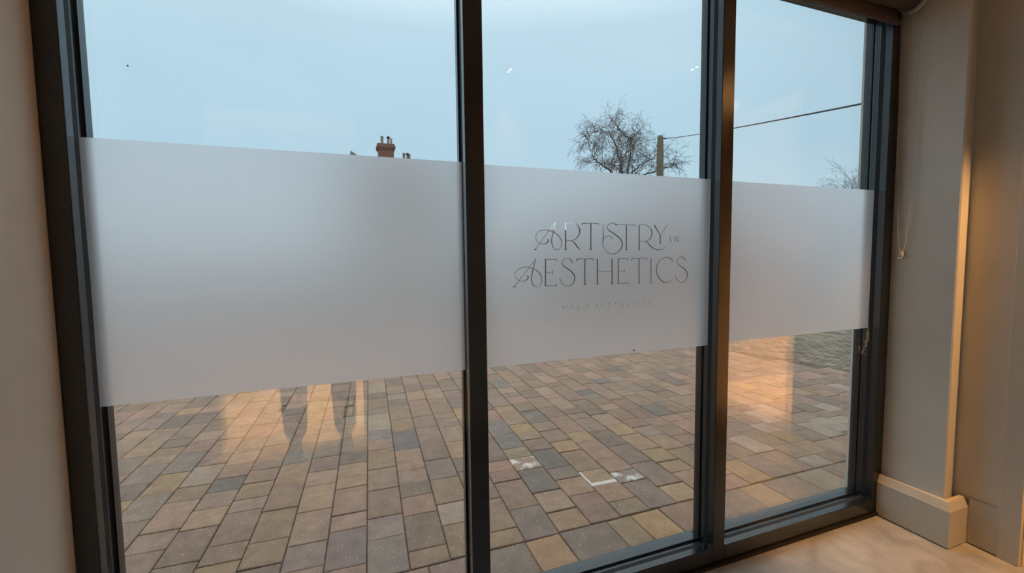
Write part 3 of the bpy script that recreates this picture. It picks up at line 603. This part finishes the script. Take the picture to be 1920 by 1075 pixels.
for q in chosen:
    key = (round(q[2], 3), round(q[3], 2))
    special = None
    if abs(q[6] - 1.218) < 0.08 and abs(q[7] - 0.805) < 0.06: special = M_PAVER_EDGE
    if abs(q[6] - 1.361) < 0.08 and abs(q[7] - 0.742) < 0.06: special = M_PAVER_SMEAR
    if abs(q[6] - 0.906) < 0.08 and abs(q[7] - 1.056) < 0.06: special = M_PAVER_SMEAR
    if key not in mesh_cache:
        vs, fs = paver_verts(q[2], round(q[3], 2) if abs(round(q[3], 2) - q[3]) < 0.003 else q[3])
        me = bpy.data.meshes.new('paver'); me.from_pydata(vs, [], fs); me.update(); me.materials.append(M_PAVER)
        mesh_cache[key] = me
    o = bpy.data.objects.new('paver', mesh_cache[key]); C.objects.link(o)
    o.parent = fore
    o.location = (q[0] - 0.8, q[1] - 0.1, rp_.uniform(-0.0025, 0.0008))
    o.rotation_euler = (rp_.uniform(-0.006, 0.006), rp_.uniform(-0.008, 0.008), q[4] + rp_.uniform(-0.006, 0.006))
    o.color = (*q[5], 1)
    if special:
        o.material_slots[0].link = 'OBJECT'; o.material_slots[0].material = special
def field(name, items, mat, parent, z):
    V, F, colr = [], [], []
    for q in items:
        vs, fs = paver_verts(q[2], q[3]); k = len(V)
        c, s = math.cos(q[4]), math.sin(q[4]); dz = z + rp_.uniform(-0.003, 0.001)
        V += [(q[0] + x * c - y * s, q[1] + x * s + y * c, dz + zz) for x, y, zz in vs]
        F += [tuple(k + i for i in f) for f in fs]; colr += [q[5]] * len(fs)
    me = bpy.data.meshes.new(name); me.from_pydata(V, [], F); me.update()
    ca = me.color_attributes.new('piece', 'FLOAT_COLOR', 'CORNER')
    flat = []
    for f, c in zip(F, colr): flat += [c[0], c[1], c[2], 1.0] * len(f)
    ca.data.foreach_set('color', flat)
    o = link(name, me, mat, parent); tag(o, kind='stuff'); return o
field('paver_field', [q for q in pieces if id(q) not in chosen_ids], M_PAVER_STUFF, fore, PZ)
# mossy setts across the channel
setts = []
ang = math.atan2(LD.y, LD.x)
for a in range(-60, 45):
    off = rp_.uniform(0, 0.1)
    for b in range(0, 60):
        pA = LA + LD * (a * 0.125 + (0.06 if b % 2 else 0)) + LN * (0.075 + b * 0.105)
        if pA.y < 0.2 or pA.y > 7.9 or pA.x > 12: continue
        k = rp_.uniform(0.85, 1.12)
        c = rp_.choice([(122, 112, 94), (112, 106, 90), (130, 122, 102), (104, 100, 84), (136, 122, 106)])
        setts.append([pA.x, pA.y, 0.119 + rp_.uniform(-.006, 0), 0.099 + rp_.uniform(-.006, 0), ang, [v * ALB * 0.95 for v in lin([c[0] * k, c[1] * k * 0.965, c[2] * k * 0.95])]])
field('sett_field', setts, M_PAVER_STUFF, fore, PZ - 0.004)
bm = bmesh.new()
e0 = LA - LD * 6.5; e1 = LB + LD * 1.6
prism_z(bm, [tuple(e0 - LN * 0.022), tuple(e1 - LN * 0.022), tuple(e1 + LN * 0.012), tuple(e0 + LN * 0.012)], PZ - 0.02, PZ - 0.012)
tag(mesh_obj('drain_channel', bm, M_GASKET), 'thin dark channel line between block paving and mossy setts', 'drain channel')

# moss in the joints
M_MOSS = principled('moss_green', (0.05, 0.085, 0.025), 0.95, noise=0.4, scale=60)
M_MOSS_DARK = principled('moss_dark', (0.02, 0.04, 0.02), 0.95, noise=0.4, scale=60)
def moss(name, spots, rng, label, mat):
    bm = bmesh.new()
    for x, y, r in spots:
        for k in range(6):
            px_, py_ = x + rng.gauss(0, r * .5), y + rng.gauss(0, r * .6); rr = r * rng.uniform(.35, .7)
            mt_ = Matrix.Translation((px_, py_, PZ + 0.0008)) @ Matrix.Diagonal((rr, rr, rr * .45, 1))
            bmesh.ops.create_icosphere(bm, subdivisions=1, radius=1.0, matrix=mt_)
    o = mesh_obj(name, bm, mat); return tag(o, label, 'moss')
rm = random.Random(3)
sp_ = []
for t in range(22):
    f = t / 21.0
    sp_.append((-0.132 + 0.010 * f, 2.22 + f * 0.50, 0.006)); sp_.append((-0.070 + 0.012 * f, 2.22 + f * 0.50, 0.005))
for t in range(5):
    sp_.append((-0.125 + 0.014 * t, 2.45 + 0.01 * t, 0.010)); sp_.append((-0.13 + 0.014 * t, 2.23, 0.006)); sp_.append((-0.12 + 0.014 * t, 2.71, 0.006))
moss('moss_patch', sp_, rm, 'green moss outlining a narrow paver near the left pane', M_MOSS)
moss('moss_patch', [(-0.612 + 0.002 * k, 2.55 + 0.035 * k, 0.013) for k in range(5)], rm, 'small dark tuft in the joint between the leg reflections', M_MOSS_DARK)

# ------------------------------------------------------------------ roller blind at the window head
M_BLIND = principled('brown_blind_fabric', (0.115, 0.09, 0.08), 0.85, noise=0.08, scale=200)
M_WHITEP = principled('white_plastic', (0.62, 0.58, 0.50), 0.4)
M_CLEARP = principled('clear_plastic', (0.56, 0.53, 0.47), 0.3)
bl = empty('roller_blind', (0.78, -0.08, 2.19)); tag(bl, 'brown roller blind rolled up under the window head', 'roller blind')
def tube_x(name, x0, x1, cy, cz, r, mat, sides=28, parent=bl):
    bm = bmesh.new(); tube(bm, [(x0, cy, cz), (x1, cy, cz)], r, sides); return mesh_obj(name, bm, mat, parent, False)
rl = tube_x('fabric_roll', -0.585, 2.128, -0.092, 2.176, 0.040, M_BLIND)
for p_ in rl.data.polygons: p_.use_smooth = len(p_.vertices) == 4
obj_boxes('fabric_drop', [((-0.585, 2.128), (-0.0535, -0.0520), (2.115, 2.175))], M_BLIND, bl)
obj_boxes('bottom_bar', [((-0.585, 2.130), (-0.060, -0.047), (2.098, 2.118))], M_BLIND, bl, bev=0.002)
for xa in (-0.605, 2.134):
    bm = bmesh.new(); tube(bm, [(xa, -0.092, 2.176), (xa + 0.016, -0.092, 2.176)], 0.047, 28)
    br = mesh_obj('end_bracket', bm, M_WHITEP, bl)
bm = bmesh.new()
CH = [(-0.050, 2.150), (-0.0505, 2.05), (-0.055, 1.80), (-0.060, 1.553), (-0.073, 1.241), (-0.079, 1.182), (-0.086, 1.166), (-0.094, 1.172), (-0.101, 1.195), (-0.108, 1.326), (-0.111, 1.649), (-0.117, 2.044), (-0.126, 2.150)]
tube(bm, [(2.152, y, z) for y, z in CH], 0.0007, 6)
acc = 0.0
for (y0, z0), (y1, z1) in zip(CH, CH[1:]):
    L_ = math.hypot(y1 - y0, z1 - z0); s = acc
    while s < L_:
        f = s / L_
        bmesh.ops.create_icosphere(bm, subdivisions=1, radius=0.0017, matrix=Matrix.Translation((2.152, y0 + (y1 - y0) * f, z0 + (z1 - z0) * f)))
        s += 0.0058
    acc = s - L_
chn = mesh_obj('bead_chain', bm, M_WHITEP, bl)
bm = bmesh.new()
box(bm, (2.149, 2.166), (-0.093, -0.079), (1.146, 1.170), bev=0.003)
mesh_obj('chain_tensioner', bm, M_CLEARP, bl)
bm = bmesh.new()
for yy in (-0.081, -0.091):
    bmesh.ops.create_icosphere(bm, subdivisions=2, radius=0.0032, matrix=Matrix.Translation((2.145, yy, 1.141)))
mesh_obj('screw', bm, M_WHITEP, bl, True)

# ------------------------------------------------------------------ specks on the glass, cobweb
M_DARK = principled('dark_speck', (0.015, 0.013, 0.012), 0.6)
def speck(name, x, z, r, label, cat):
    bm = bmesh.new()
    bmesh.ops.create_icosphere(bm, subdivisions=2, radius=1, matrix=Matrix.Translation((x, -0.0022, z)) @ Matrix.Diagonal((r * 1.6, 0.0010, r, 1)))
    for k in (-1, 0, 1):
        tube(bm, [(x + k * r * .6, -0.0022, z), (x + k * r * 1.2, -0.0020, z - r * 1.7)], r * .14, 4)
        tube(bm, [(x + k * r * .6, -0.0022, z), (x + k * r * 1.2, -0.0020, z + r * 1.7)], r * .14, 4)
    tag(mesh_obj(name, bm, M_DARK, None), label, cat)
speck('midge', 0.8874, 0.8386, 0.0022, 'tiny dark insect on the frosted film below the lettering', 'insect')
speck('midge', -0.4711, 1.604, 0.0013, 'tiny dark insect on the clear glass at upper left', 'insect')
M_WEB = principled('cobweb_silk', (0.55, 0.53, 0.50), 0.8)
bm = bmesh.new(); rw = random.Random(5)
for k in range(34):
    f = rw.random()
    z0 = 0.822 - 0.10 * f; x0 = 2.146 - 0.03 * f
    sx_ = 0.002 + 0.008 * f
    p = [Vector((x0 - 0.040 + rw.gauss(0, sx_), -0.006 + rw.gauss(0, .003), z0 + rw.gauss(0, .008)))]
    for j in range(4): p.append(p[-1] + Vector((rw.gauss(0.0015, .004), rw.gauss(0, .0015), rw.gauss(0.004, .006))))
    tube(bm, p, 0.00022, 3, False)
tag(mesh_obj('cobweb', bm, M_WEB), 'small grey cobweb tuft at the right jamb below the film', 'cobweb')

# ------------------------------------------------------------------ beyond the forecourt
M_BARK = principled('grey_bark', (0.10, 0.08, 0.07), 0.9, noise=0.3, scale=30)
M_LEAF = principled('brown_leaves', (0.20, 0.10, 0.065), 0.8, noise=0.3, scale=4)
M_POLE = principled('weathered_pole', (0.16, 0.13, 0.085), 0.9, noise=0.3, scale=8, bump=0.4)
M_CABLE = principled('black_cable', (0.02, 0.02, 0.022), 0.6)
M_FENCE = principled('dark_fence_wood', (0.045, 0.032, 0.026), 0.9, noise=0.3, scale=6)
M_HEDGE = principled('dark_hedge', (0.02, 0.022, 0.014), 0.95, noise=0.4, scale=8)
M_BRICK = brick_wall_mat('red_brick', (0.26, 0.10, 0.065), (0.19, 0.075, 0.05), (0.22, 0.17, 0.14), 4.4)
M_SLATE = principled('slate_roof', (0.22, 0.205, 0.195), 0.8, noise=0.2, scale=3)
M_POT = principled('clay_pot', (0.30, 0.24, 0.19), 0.9, noise=0.15, scale=6)
M_PANE = principled('dark_window', (0.03, 0.035, 0.04), 0.1)
M_WHITEF = principled('white_window_frame', (0.6, 0.6, 0.58), 0.5)

def tree(name, base, height, spread, seed, label, stems, leafn, droop=0.3, maxd=5, leafz=(0.3, 0.7), limbs=None):
    rng = random.Random(seed)
    root = empty(name, base); tag(root, label, 'tree')
    wood = bmesh.new(); tips = []
    def grow(p, d, L, r, depth):
        n = 4 if depth < 3 else 3
        pts = [p]; q = p.copy(); dd = d.normalized()
        for i in range(n):
            j = 0.10 + 0.045 * depth
            dd = (dd + Vector((rng.gauss(0, j), rng.gauss(0, j), rng.gauss(0, j) - (droop * 0.28 if depth >= maxd - 1 else -0.05)))).normalized()
            q = q + dd * (L / n); pts.append(q.copy())
        rad = [max(0.0048, r * (1 - 0.45 * i / n)) for i in range(n + 1)]
        tube(wood, pts, rad, 6 if depth < 2 else 3, depth < 1)
        if depth >= maxd:
            tips.append((pts[1], pts[-1])); return
        kids = 3 if depth < 3 else 4
        for k in range(kids):
            t = rng.uniform(0.35, 1.0) if k else 1.0
            i0 = min(n, int(t * n)); 
            side = Vector((rng.gauss(0, 1), rng.gauss(0, 1), rng.gauss(0.15, 0.5))).normalized()
            nd = (dd * rng.uniform(0.75, 1.0) + side * rng.uniform(0.40, 0.75) + Vector((0, 0, 0.10 if depth < 4 else 0.0))).normalized()
            grow(pts[i0].copy(), nd, L * rng.uniform(0.60, 0.82), rad[i0] * rng.uniform(0.5, 0.68), depth + 1)
        if depth >= 2: tips.append((pts[1], pts[-1]))
    b = Vector(base)
    if limbs:
        fork = Vector((base[0], base[1], limbs[0]))
        tube(wood, [b, b + Vector((0.04, 0, 2.0)), fork], [0.24, 0.2, 0.17], 10)
        for pts2 in limbs[1]:
            yy = 0.0; P3 = [fork.copy()]
            for (x, z) in pts2:
                yy += rng.gauss(0, 0.35); P3.append(Vector((x, base[1] + yy, z)))
            sm = []
            for i in range(len(P3) - 1):
                for k in range(4): sm.append(P3[i].lerp(P3[i + 1], k / 4.0) + Vector((rng.gauss(0, .03), rng.gauss(0, .03), rng.gauss(0, .03))))
            sm.append(P3[-1]); n = len(sm)
            rad = [0.046 * (1 - i / n) + 0.010 for i in range(n)]
            tube(wood, sm, rad, 6, False)
            for i in range(3, n):
                dd = (sm[i] - sm[i - 1]).normalized()
                for k in range((1 + (i % 2)) if i < n - 1 else 4):
                    side = Vector((rng.gauss(0, 1), rng.gauss(0, 1), rng.gauss(0.25, 0.5))).normalized()
                    nd = (dd * 0.6 + side * 0.8 + Vector((0, 0, 0.15))).normalized()
                    grow(sm[i].copy(), nd, rng.uniform(0.5, 1.05), 0.015, maxd - 2)
    else:
        fork = b + Vector((0, 0, height * 0.37))
        tube(wood, [b, b + Vector((0.04, 0, height * .2)), fork], [0.24, 0.2, 0.17], 10)
        for ax, az, L in stems:
            grow(fork.copy(), Vector((ax, rng.gauss(0, 0.25), az)), L, 0.085, 1)
    mesh_obj('branches', wood, M_BARK, root)
    lv = bmesh.new()
    zr = [max(t[1].z for t in tips), min(t[1].z for t in tips)]
    for k in range(leafn):
        a, c = rng.choice(tips); p = a.lerp(c, rng.random()) + Vector((rng.gauss(0, .05), rng.gauss(0, .05), rng.gauss(0, .05)))
        f = (p.z - zr[1]) / max(0.1, zr[0] - zr[1])
        if f > leafz[1] and rng.random() < 0.85: continue
        s = rng.uniform(0.022, 0.04)
        u_ = Vector((rng.gauss(0, 1), rng.gauss(0, 1), rng.gauss(0, 1))).normalized(); w_ = u_.orthogonal().normalized()
        vs = [lv.verts.new(p + u_ * s), lv.verts.new(p + w_ * s * .6), lv.verts.new(p - u_ * s), lv.verts.new(p - w_ * s * .6)]
        lv.faces.new(vs)
    tag(mesh_obj('leaves', lv, M_LEAF, root), 'sparse brown autumn leaves', kind='stuff')
    return root
GZ = PZ - 0.1
tree('bare_tree', (13.05, 18, GZ), 8.9, 5.8, 21, 'tall nearly bare tree with drooping twigs beside the wooden pole', [], 2000, droop=0.8, maxd=5, leafz=(0.3, 0.55),
     limbs=(4.3, [[(12.65, 5.5), (12.07, 6.06), (11.69, 6.2), (11.3, 6.5), (11.2, 7.05)],
                  [(13.1, 5.66), (13.05, 6.45), (13.15, 7.1), (12.8, 7.7), (12.7, 8.2)],
                  [(13.15, 5.66), (13.53, 6.45), (14.05, 6.9), (14.4, 7.4), (14.6, 8.0)],
                  [(13.4, 5.4), (14.05, 5.9), (14.8, 6.25)],
                  [(13.6, 5.2), (14.8, 5.6), (15.7, 5.85)],
                  [(12.35, 5.45), (11.5, 5.65)],
                  [(12.85, 5.8), (12.7, 6.75), (12.25, 7.45), (11.8, 7.6)]]))
tree('bare_tree', (32.2, 20, GZ), 8.0, 5.0, 5, 'sparse bare treetop just above the film in the right pane',
     [(-0.6, 0.8, 2.0), (0.1, 1.0, 2.1), (0.6, 0.8, 1.9)], 260, droop=0.1, maxd=5)

po = empty('utility_pole', (13.01, 15, GZ)); tag(po, 'weathered wooden utility pole in front of the bare tree', 'pole')
bm = bmesh.new(); lathe(bm, 13.01, 15, [(0.17, GZ), (0.165, 3.0), (0.15, 5.4), (0.155, 5.7), (0.125, 6.45), (0.11, 6.55)], 14); mesh_obj('shaft', bm, M_POLE, po, True)
bm = bmesh.new(); tube(bm, [(13.08, 14.9, 6.43), (13.22, 14.86, 6.40)], 0.03, 8); mesh_obj('wire_hook', bm, M_CABLE, po)
bm = bmesh.new()
w0 = Vector((13.225, 14.855, 6.40)); w1 = Vector((5.2, 1.94, 2.80)); 
w1 = w0 + (w1 - w0) * 1.1424
tube(bm, [w0.lerp(w1, k / 12.0) + Vector((0, 0, -0.10 * 4 * (k / 12.0) * (1 - k / 12.0) * 0.5)) for k in range(13)] , 0.011, 6)
tag(mesh_obj('overhead_cable', bm, M_CABLE), 'thin black overhead cable running from the pole to the right', 'cable')

# fence and hedge behind the film
fe = empty('garden_fence', (8.8, 11.2, GZ)); tag(fe, 'dark timber garden fence behind the frosted films', 'fence')
for k in range(5):
    x = 4.3 + k * 1.83
    obj_boxes('fence_post', [((x - 0.05, x + 0.05), (11.15, 11.25), (GZ, 2.05))], M_FENCE, fe)
    if k == 4: continue
    bm = bmesh.new()
    for j in range(12):
        box(bm, (x + 0.055 + j * 0.144, x + 0.055 + j * 0.144 + 0.136), (11.18 + 0.012 * (j % 2), 11.20 + 0.012 * (j % 2)), (GZ + 0.05, 2.03))
    box(bm, (x + 0.05, x + 1.78), (11.215, 11.25), (0.3, 0.38)); box(bm, (x + 0.05, x + 1.78), (11.215, 11.25), (1.6, 1.68))
    mesh_obj('fence_panel', bm, M_FENCE, fe)
def hedge(name, x0, x1, y0, h, seed, label):
    rng = random.Random(seed); bm = bmesh.new()
    nx = 40; prof = 9
    rows = []
    for i in range(nx + 1):
        x = x0 + (x1 - x0) * i / nx; row = []
        for j in range(prof):
            a = math.pi * j / (prof - 1)
            row.append(bm.verts.new((x + rng.gauss(0, .05), y0 - 0.7 * math.cos(a) * (1 if 0 < j < prof - 1 else 1) + rng.gauss(0, .08), GZ + (h - GZ) * (math.sin(a) ** 0.4 if 0 < j < prof - 1 else 0) + (rng.gauss(0, .07) if 0 < j < prof - 1 else 0))))
        rows.append(row)
    for a, b in zip(rows, rows[1:]):
        for j in range(prof - 1): bm.faces.new((a[j], a[j + 1], b[j + 1], b[j]))
    bm.faces.new(rows[0][::-1]); bm.faces.new(rows[-1])
    return tag(mesh_obj(name, bm, M_HEDGE), label, 'hedge')
hedge('hedge', 7.55, 12.2, 12.6, 2.5, 2, 'dark clipped hedge behind the fence under the bare tree')

# house with two chimneys
hs = empty('house', (1.8, 28, GZ)); tag(hs, 'brick house with two chimneys and a slate roof', 'house')
obj_boxes('wall', [((-0.3, 5.2), (25.6, 32.6), (GZ, 4.7))], M_RENDER, hs)
bm = bmesh.new(); prism_dir(bm, [(25.2, 4.6), (33.0, 4.6), (33.0, 4.75), (29.1, 7.25), (25.2, 4.75)], 0, -0.45, 5.4); mesh_obj('roof', bm, M_SLATE, hs)
bm = bmesh.new(); prism_dir(bm, [(-0.45, 4.8), (4.2, 4.8), (-0.13, 7.50)], 1, 25.9, 28.5); mesh_obj('gable', bm, M_SLATE, hs)
for wx in (0.4, 3.2):
    for wz in (0.9, 3.0):
        w_ = obj_boxes('window', [((wx, wx + 1.2), (25.52, 25.62), (wz, wz + 1.2))], M_WHITEF, hs)
        for q in (0, 1): obj_boxes('pane', [((wx + .08 + q * .56, wx + .56 + q * .56), (25.50, 25.53), (wz + .08, wz + 1.12))], M_PANE, w_)
def chimney(x0, x1, y0, z0, zt, pots):
    bm = bmesh.new()
    cx = (x0 + x1) / 2; hw = (x1 - x0) / 2
    for a, b, ex in ((z0, zt - 0.33, 0.0), (zt - 0.33, zt - 0.24, 0.05), (zt - 0.24, zt - 0.13, 0.10), (zt - 0.13, zt, 0.055)):
        box(bm, (cx - hw - ex, cx + hw + ex), (y0 - ex, y0 + 0.8 + ex), (a, b))
    c = mesh_obj('chimney', bm, M_BRICK, hs)
    for px_, r, h, cowl in pots:
        bm = bmesh.new(); lathe(bm, px_, y0 + 0.4, [(r * 1.15, zt - 0.02), (r, zt + 0.06), (r * .86, zt + h - .08), (r * 1.05, zt + h - .06), (r, zt + h)], 14)
        p_ = mesh_obj('chimney_pot', bm, M_POT, c, True)
        if cowl:
            bm = bmesh.new(); lathe(bm, px_, y0 + 0.4, [(r * .7, zt + h - 0.002), (r * 1.5, zt + h + 0.03), (r * 1.3, zt + h + .1), (r * .5, zt + h + .15)], 12)
            mesh_obj('cowl', bm, M_CABLE, c, True)
chimney(1.43, 2.32, 25.9, 4.5, 8.05, [(1.68, 0.09, 0.52, False), (2.05, 0.075, 0.40, True), (2.22, 0.06, 0.42, False)])
chimney(2.86, 3.40, 26.4, 4.5, 7.36, [(3.00, 0.085, 0.42, False), (3.22, 0.07, 0.30, True), (3.34, 0.07, 0.38, False)])

# ------------------------------------------------------------------ the person who holds the phone (seen as leg reflections)
M_SKIN = principled('skin', (0.50, 0.32, 0.24), 0.55)
M_TROUSER = principled('dark_trousers', (0.018, 0.018, 0.022), 0.9, noise=0.1, scale=40)
M_TOP = principled('dark_jumper', (0.022, 0.022, 0.026), 0.9, noise=0.1, scale=40)
M_HAIR = principled('brown_hair', (0.045, 0.028, 0.018), 0.6)
M_SHOE = principled('black_shoes', (0.015, 0.015, 0.015), 0.5)
PX, PY = -0.235, -1.505
def skinned(name, verts, edges, radii, mat, parent, root=0):
    me = bpy.data.meshes.new(name + '_bones'); me.from_pydata(verts, edges, []); me.update()
    o = bpy.data.objects.new(name, me); C.objects.link(o)
    md = o.modifiers.new('skin', 'SKIN'); 
    for v, r in zip(me.skin_vertices[0].data, radii): v.radius = r if hasattr(r, '__len__') else (r, r)
    me.skin_vertices[0].data[root].use_root = True
    sb = o.modifiers.new('sub', 'SUBSURF'); sb.levels = 1; sb.render_levels = 1
    dg = bpy.context.evaluated_depsgraph_get()
    ev = bpy.data.meshes.new_from_object(o.evaluated_get(dg)); ev.name = name
    bpy.data.objects.remove(o, do_unlink=True)
    for p in ev.polygons: p.use_smooth = True
    ev.materials.clear()
    return link(name, ev, mat, parent)
pe = empty('person', (PX, PY, 0)); tag(pe, 'person in dark trousers holding a phone, mirrored in the left pane', 'person')
J = {}
def P(n, x, y, z): J[n] = (PX + x, PY + y, z)
P('pelvis', 0, 0, .93); P('waist', 0, .0, 1.06); P('chest', 0, -.005, 1.26); P('neck0', .0, -.01, 1.42); P('neck1', .01, .01, 1.50); P('head0', .012, .02, 1.56); P('head1', .012, .025, 1.66)
for s, k in ((-1, 'l'), (1, 'r')):
    P('hip' + k, s * .10, 0, .88); P('knee' + k, s * .135, .03, .48); P('ankle' + k, s * .137, 0, .09); P('toe' + k, s * .15, .14, .035)
    P('sh' + k, s * .17, -.005, 1.38); P('el' + k, s * .22, .03, 1.12); P('wr' + k, .235 + s * .085, .195, 1.15); P('palm' + k, .235 + s * .062, .228, 1.17)
names = list(J)
rad = {'pelvis': (.135, .11), 'waist': (.125, .095), 'chest': (.15, .105), 'neck0': .06, 'neck1': .05, 'head0': (.068, .08), 'head1': (.075, .092)}
for k in 'lr':
    rad.update({'hip' + k: .085, 'knee' + k: .056, 'ankle' + k: .038, 'toe' + k: .03, 'sh' + k: .055, 'el' + k: .04, 'wr' + k: .027, 'palm' + k: (.034, .02)})
E = [('pelvis', 'waist'), ('waist', 'chest'), ('chest', 'neck0'), ('neck0', 'neck1'), ('neck1', 'head0'), ('head0', 'head1')]
for k in 'lr':
    E += [('pelvis', 'hip' + k), ('hip' + k, 'knee' + k), ('knee' + k, 'ankle' + k), ('ankle' + k, 'toe' + k), ('chest', 'sh' + k), ('sh' + k, 'el' + k), ('el' + k, 'wr' + k), ('wr' + k, 'palm' + k)]
V_ = [J[n] for n in names]; R_ = [rad[n] for n in names]; E_ = [(names.index(a), names.index(b)) for a, b in E]
# fingers: four round the phone's back and a thumb, on each hand
for s, k in ((-1, 'l'), (1, 'r')):
    pb = names.index('palm' + k); x, y, z = J['palm' + k]
    for f in range(4):
        zz = z + 0.030 - 0.020 * f; l = (0.030, 0.034, 0.031, 0.024)[f]
        a = len(V_); V_ += [(x - s * .004, y + .020, zz), (x - s * .016, y + .030, zz + .004), (x - s * (.016 + l), y + .028, zz + .006)]
        R_ += [.009, .0085, .007]; E_ += [(pb, a), (a, a + 1), (a + 1, a + 2)]
    a = len(V_); V_ += [(x - s * .002, y - .012, z - .012), (x - s * .02, y - .006, z + .008), (x - s * .036, y - .002, z + .026)]
    R_ += [.011, .0095, .008]; E_ += [(pb, a), (a, a + 1), (a + 1, a + 2)]
skinned('body', V_, E_, R_, M_SKIN, pe)
tn = ['pelvis', 'hipl', 'kneel', 'anklel', 'hipr', 'kneer', 'ankler']
skinned('trousers', [J[n] for n in tn], [(0, 1), (1, 2), (2, 3), (0, 4), (4, 5), (5, 6)], [(.145, .12), .105, .080, .066, .105, .080, .066], M_TROUSER, pe)
tn = ['pelvis', 'waist', 'chest', 'neck0', 'shl', 'ell', 'wrl', 'shr', 'elr', 'wrr']
skinned('jumper', [J[n] for n in tn], [(0, 1), (1, 2), (2, 3), (2, 4), (4, 5), (5, 6), (2, 7), (7, 8), (8, 9)], [(.152, .125), (.14, .11), (.165, .12), .07, .07, .054, .04, .07, .054, .04], M_TOP, pe)
for k in 'lr':
    x, y, z = J['ankle' + k]
    skinned('shoe', [(x, y - .03, .045), (x, y + .06, .045), (x, y + .16, .035)], [(0, 1), (1, 2)], [(.045, .045), (.05, .042), (.043, .032)], M_SHOE, pe)
hx, hy, hz = J['head1']
bm = bmesh.new(); bmesh.ops.create_uvsphere(bm, u_segments=20, v_segments=14, radius=1, matrix=Matrix.Translation((hx, hy - .018, hz + .012)) @ Matrix.Diagonal((.094, .105, .098, 1)))
for v in list(bm.verts):
    if v.co.y > hy + 0.045 and v.co.z < hz + 0.055: v.co.y = hy + 0.045 - (v.co.y - hy - .045) * .5
mesh_obj('hair', bm, M_HAIR, pe, True)
bm = bmesh.new()
tube(bm, [(hx, hy + .088, hz - .005), (hx, hy + .108, hz - .03), (hx, hy + .085, hz - .042)], [.008, .014, .010], 8)
mesh_obj('nose', bm, M_SKIN, pe, True)
for s in (-1, 1):
    bm = bmesh.new(); bmesh.ops.create_uvsphere(bm, u_segments=8, v_segments=8, radius=1, matrix=Matrix.Translation((hx + s * .086, hy + .005, hz - .03)) @ Matrix.Diagonal((.010, .02, .032, 1))); mesh_obj('ear', bm, M_SKIN, pe, True)

for s in (-1, 1):
    bm = bmesh.new(); bmesh.ops.create_uvsphere(bm, u_segments=8, v_segments=8, radius=.011, matrix=Matrix.Translation((hx + s * .032, hy + .086, hz - .002))); mesh_obj('eye', bm, M_DARK, pe, True)
bm = bmesh.new(); tube(bm, [(hx - .024, hy + .078, hz - .068), (hx, hy + .09, hz - .07), (hx + .024, hy + .078, hz - .068)], [.004, .007, .004], 6); mesh_obj('mouth', bm, principled('lips', (.35, .14, .12), .5), pe, True)
ph = obj_boxes('phone', [((-0.072, 0.072), (-1.262, -1.254), (1.135, 1.205))], M_DARK, None, bev=0.003)
tag(ph, 'black phone held level in both hands', 'phone')
